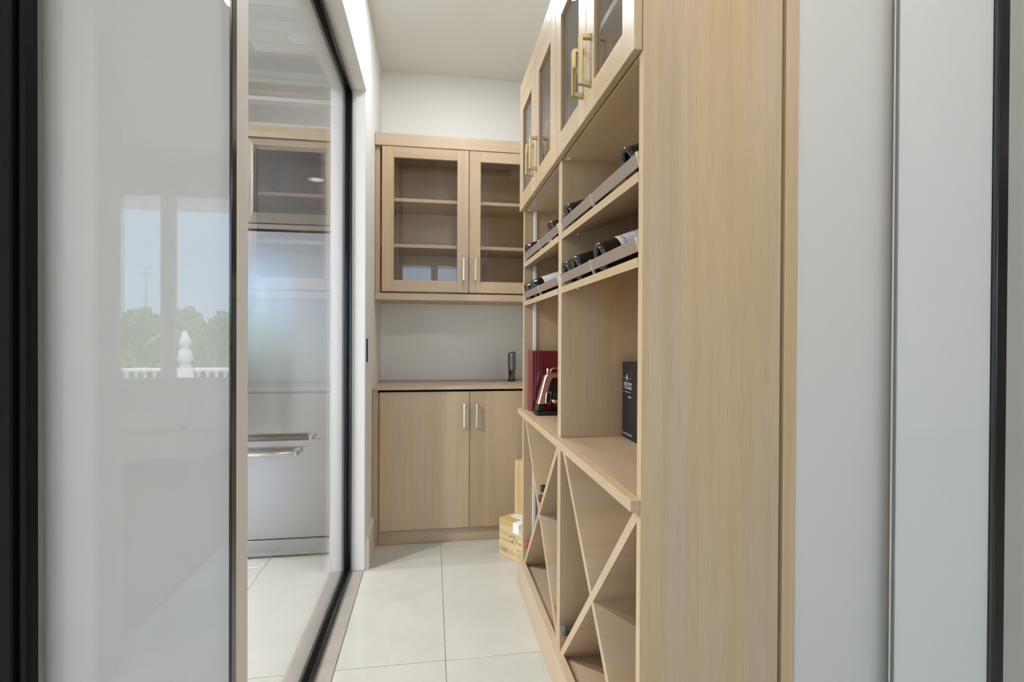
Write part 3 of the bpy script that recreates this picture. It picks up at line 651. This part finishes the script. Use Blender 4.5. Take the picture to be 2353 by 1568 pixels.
for (a, b) in ((-.976, -.515), (-1.45, -.981)):
    d = box('door', (a, KY + .010, 1.812), (b, KY + .029, 2.262), M['kcab'], uc, .002)
    m = MB()   # bevelled raised frame
    for (p, q) in ((0, 1), (1, 2), (2, 3), (3, 0)):
        O = [(a, 1.812), (b, 1.812), (b, 2.262), (a, 2.262)]; I = [(a + .034, 1.862), (b - .048, 1.862), (b - .048, 2.222), (a + .034, 2.222)]
        v = [m.bm.verts.new((O[p][0], KY + .010, O[p][1])), m.bm.verts.new((O[q][0], KY + .010, O[q][1])), m.bm.verts.new((I[q][0], KY - .016, I[q][1])), m.bm.verts.new((I[p][0], KY - .016, I[p][1])),
             m.bm.verts.new((I[q][0], KY + .010, I[q][1])), m.bm.verts.new((I[p][0], KY + .010, I[p][1]))]
        m.bm.faces.new(v[:4]); m.bm.faces.new((v[3], v[2], v[4], v[5]))
    bmesh.ops.recalc_face_normals(m.bm, faces=m.bm.faces[:]); obj('door_moulding', m, M['kcab'], d)
    box('door_panel', (a + .034, KY + .004, 1.862), (b - .048, KY + .0095, 2.222), M['kpanel'], d, 0)
obj('cornice', MB().prism([(KY + .03, 2.270), (KY - .002, 2.270), (KY - .006, 2.300), (KY - .022, 2.318), (KY - .030, 2.336), (KY + .03, 2.336)], 'x', X0, X1), M['kwarm'], uc)
struct('trim_4', MB().prism([(3.32, 2.72), (3.22, 2.72), (3.225, 2.70), (3.25, 2.68), (3.262, 2.655), (3.32, 2.650)], 'x', -3.4, -.512), M['kwarm'], label='taupe crown moulding below the kitchen ceiling')
struct('trim_5', MB().prism([(3.32, 2.650), (3.26, 2.650), (3.254, 2.640), (3.262, 2.626), (3.32, 2.62)], 'x', -3.4, -.512), M['white'], label='white picture moulding below the crown')

# ================================================================== LIVING ROOM (seen only as reflections)
sf = thing('sofa', 'cream upholstered sofa with rolled arm mirrored in the left glass panel', 'sofa', (-2.75, -3.3, 0))
box('base', (-3.65, -3.72, .16), (-1.85, -2.86, .40), M['sofa'], sf, .04); box('backrest', (-3.62, -3.74, .40), (-1.88, -3.50, .80), M['sofa'], sf, .05)
for x in (-3.72, -1.98): obj('armrest', MB().prism([(x, .40), (x + .2, .40), (x + .22, .60), (x + .19, .68), (x + .11, .70), (x + .03, .68), (x, .60)], 'y', -3.72, -2.86, .02), M['sofa'], sf)
for x in (-3.48, -2.72): box('seat_cushion', (x, -3.49, .405), (x + .70, -2.84, .55), M['sofa'], sf, .04)
for x in (-3.55, -1.98):
    for y in (-3.64, -2.95): obj('leg', MB().lathe([(0, .0125), (.014, .0125), (.02, .05), (.034, .13), (.038, .165), (0, .165)], 14, Matrix.Translation((x, y, 0))), M['leg'], sf)
tag(obj('rug', MB().box((-4.3, -3.9, .0005), (-1.19, -.6, .012), .004), M['rug']), 'beige rug under the sofa, mirrored in the left glass panel', 'rug')
pc = thing('picture', 'grey framed picture on the living room wall mirrored at right', 'picture', (3.6, -3.95, 1.7))
m = MB()
for a, b in (((3.0, 1.25), (4.2, 1.29)), ((3.0, 2.11), (4.2, 2.15)), ((3.0, 1.29), (3.04, 2.11)), ((4.16, 1.29), (4.2, 2.11))): m.box((a[0], -3.959, a[1]), (b[0], -3.93, b[1]), .002)
obj('frame', m, M['blackmatte'], pc); box('print', (3.04, -3.958, 1.29), (4.16, -3.945, 2.11), M['photo'], pc, 0)

# ================================================================== OUTSIDE THE LIVING ROOM WINDOW
TZ = -.65
struct('terrace', MB().box((-16, -15.6, TZ - .3), (10, -4.12, TZ), 0), M['terrace'])
struct('garden_ground', MB().box((-60, -75, -2.3), (50, -15.6, -2.0), 0), M['garden'])
struct('eave', MB().box((-5.5, -5.0, 2.70), (8.2, -4.1, 2.85), 0), M['white'])
bl = thing('balustrade', 'white stone balustrade at the edge of the terrace', 'balustrade', (-3, -14.6, TZ))
box('top_rail', (-14, -14.72, .17), (6, -14.48, .27), M['stone'], bl, .02); box('bottom_rail', (-14, -14.70, TZ), (6, -14.50, TZ + .1), M['stone'], bl, .02)
b0 = obj('baluster', MB().lathe([(.06, 0), (.06, .04), (.035, .07), (.075, .25), (.05, .45), (.03, .58), (.06, .66), (.06, .72)], 10), M['stone'], bl, True)
b0.location = (-11 + 0.0, 0, .1)
for k in range(1, 80):
    o = b0.copy(); C.objects.link(o); o.parent = bl; o.location = (-11 + k * .24, 0, .1)
for x in (-9.0, -4.5, 0.0, 4.5): box('pedestal', (x - .17, -14.76, TZ + .1), (x + .17, -14.44, .17), M['stone'], bl, .01)
um = thing('parasol', 'closed pale canvas parasol on the terrace', 'parasol', (-6.74, -13.6, TZ))
obj('pole', MB().cyl((0, 0, 0), .03, 1.95, 'z', 10), M['pole'], um, True); obj('base', MB().cyl((0, 0, 0), .3, .08, 'z', 16), M['stone'], um, True)
prof = [(0, 2.02), (.05, 1.98), (.12, 1.75), (.16, 1.62), (.09, 1.58), (.15, 1.40), (.19, 1.18), (.10, 1.12), (.16, .95), (.22, .55), (.17, .42), (.05, .45)]
mb_ = MB().lathe(prof, 20)
for v in mb_.bm.verts:
    a = math.atan2(v.co.y, v.co.x); k = 1 + .14 * math.cos(5 * a + v.co.z * 2); v.co.x *= k; v.co.y *= k
obj('canopy', mb_, M['canvas'], um, True)
lo_ = thing('sun_lounger', 'white sun lounger with raised back on the terrace', 'sun lounger', (-8.1, -11.8, TZ))
obj('back', MB().prism([(.0, .35), (.08, .35), (.55, 1.0), (.47, 1.04)], 'x', -.35, .35).xf(Matrix.Identity(4)), M['canvas'], lo_, True)
box('seat', (-.35, .0, .28), (.35, -1.4 + .0, .36), M['canvas'], lo_, .01, True)
for x in (-.3, .26):
    for y in (-1.35, -.05): box('leg', (x, y, 0), (x + .04, y + .04, .28), M['stone'], lo_, 0, True)
rg = random.Random(11)
def bush_mesh(n, rx, ry, rz, s):
    m = MB()
    for k in range(n):
        a, b, q = rg.uniform(0, 2 * math.pi), rg.uniform(-.25, 1), rg.uniform(.75, 1.05)
        c = math.sqrt(max(0, 1 - min(1, abs(b)) ** 2)); p = Vector((rx * q * c * math.cos(a), ry * q * c * math.sin(a), rz * max(b, 0) * q + rz * .0))
        d = Vector((rg.uniform(-1, 1), rg.uniform(-1, 1), rg.uniform(-1, 1))).normalized(); e = d.cross(Vector((rg.uniform(-1, 1), 1, rg.uniform(-1, 1)))).normalized()
        w = s * rg.uniform(.6, 1.2); m.bm.faces.new([m.bm.verts.new(p + d * w), m.bm.verts.new(p + e * w * .5), m.bm.verts.new(p - d * w), m.bm.verts.new(p - e * w * .5)])
    return m
shr = None
for k, (x, y, s, q) in enumerate(((-16.2, -22.6, 1.0, 'leftmost'), (-12.6, -22.8, 1.06, 'second from the left'), (-9.0, -22.6, 1.02, 'third from the left'), (-5.3, -22.8, 1.06, 'fourth from the left'), (-1.6, -22.6, 1.0, 'rightmost'), (-12.6, -26.9, 1.12, 'left of two behind the middle'), (-8.6, -26.9, 1.1, 'right of two behind the middle'))):
    lb = 'rounded green shrub past the balustrade, ' + q + ' of the front row'
    if shr is None:
        t = thing('shrub', lb, 'shrub', (x, y, -2), 'garden shrubs'); shr = t
        ch = [obj('foliage', bush_mesh(3600, 1.54, 1.35, 3.0, .15), M['leaf'], t, True), obj('stem', MB().cyl((0, 0, 0), .12, 1.5, 'z', 8), M['bark'], t, True)]
    else:
        t = shr.copy(); C.objects.link(t); t.location = (x, y, -2); t['label'] = lb
        for c_ in ch: o = c_.copy(); C.objects.link(o); o.parent = t
    t.scale = (s, s, s * 1.35); t.rotation_euler = (0, 0, (k % 2) * math.pi)
fm = MB(); nseg = 10; pts = [Vector((.12 + 2.3 * (i / nseg), 0, 1.1 * math.sin(i / nseg * 2.0) - 1.25 * (i / nseg) ** 2.4)) for i in range(nseg + 1)]
for i in range(nseg):
    a, b = pts[i], pts[i + 1]
    fm.bm.faces.new([fm.bm.verts.new(a + Vector((0, .012, 0))), fm.bm.verts.new(a - Vector((0, .012, 0))), fm.bm.verts.new(b - Vector((0, .012, 0))), fm.bm.verts.new(b + Vector((0, .012, 0)))])
    if i > 0:
        for j in range(4):
            c_ = a.lerp(b, j / 4); L = .62 * math.sin(math.pi * (i + j / 4) / (nseg + .6)) + .1
            for sg_ in (1, -1):
                tip = c_ + Vector((.25 * L, sg_ * L * .75, -.45 * L)); w = Vector((.022, 0, .008))
                fm.bm.faces.new([fm.bm.verts.new(c_ - w), fm.bm.verts.new(c_ + w), fm.bm.verts.new(tip)])
frond = bpy.data.meshes.new('frond'); fm.bm.to_mesh(frond); fm.bm.free(); frond.materials.append(M['leaf'])
for x, y, h, q in ((-12.6, -17.9, 2.3, 'leftmost'), (-7.9, -17.9, 2.7, 'middle one'), (-3.2, -17.9, 2.4, 'rightmost')):
    t = thing('palm', 'palm with drooping fronds beyond the terrace balustrade, ' + q + ' of the palms', 'palm', (x, y, -2), 'garden palms')
    obj('trunk', MB().cyl((0, 0, 0), .16, h, 'z', 10, .12), M['bark'], t, True)
    for q in range(26):
        o = bpy.data.objects.new('frond', frond); C.objects.link(o); o.parent = t; o.location = (0, 0, h - .05)
        o.rotation_euler = (0, rg.uniform(-.55, .75), q * 2.399 + rg.uniform(-.2, .2)); s = rg.uniform(.72, .98); o.scale = (s, s, s)
up_ = thing('utility_pole', 'tall grey utility pole standing behind the shrubs', 'pole', (-15.0, -28, -2))
obj('shaft', MB().cyl((0, 0, 0), .07, 6.85, 'z', 10, .045), M['pole'], up_, True); obj('crossarm', MB().box((-.38, -.03, 6.5), (.38, .03, 6.56), .01), M['pole'], up_, True)
hs = thing('house', 'white house with tiled roof far beyond the garden', 'house', (-36, -58, -3.4))
box('wall', (-6, -4, 0), (2, 4, 5.2), M['house'], hs, .02, True); obj('roof', MB().prism([(-6.6, 5.2), (2.6, 5.2), (-.5, 6.3), (-3.5, 6.3)], 'y', -4.6, 4.6), M['rooft'], hs, True)
for x in (-4.8, -2.6, -.4): box('window', (x, 3.98, 2.9), (x + 1.2, 4.04, 4.4), M['darkglass'], hs, 0, True)
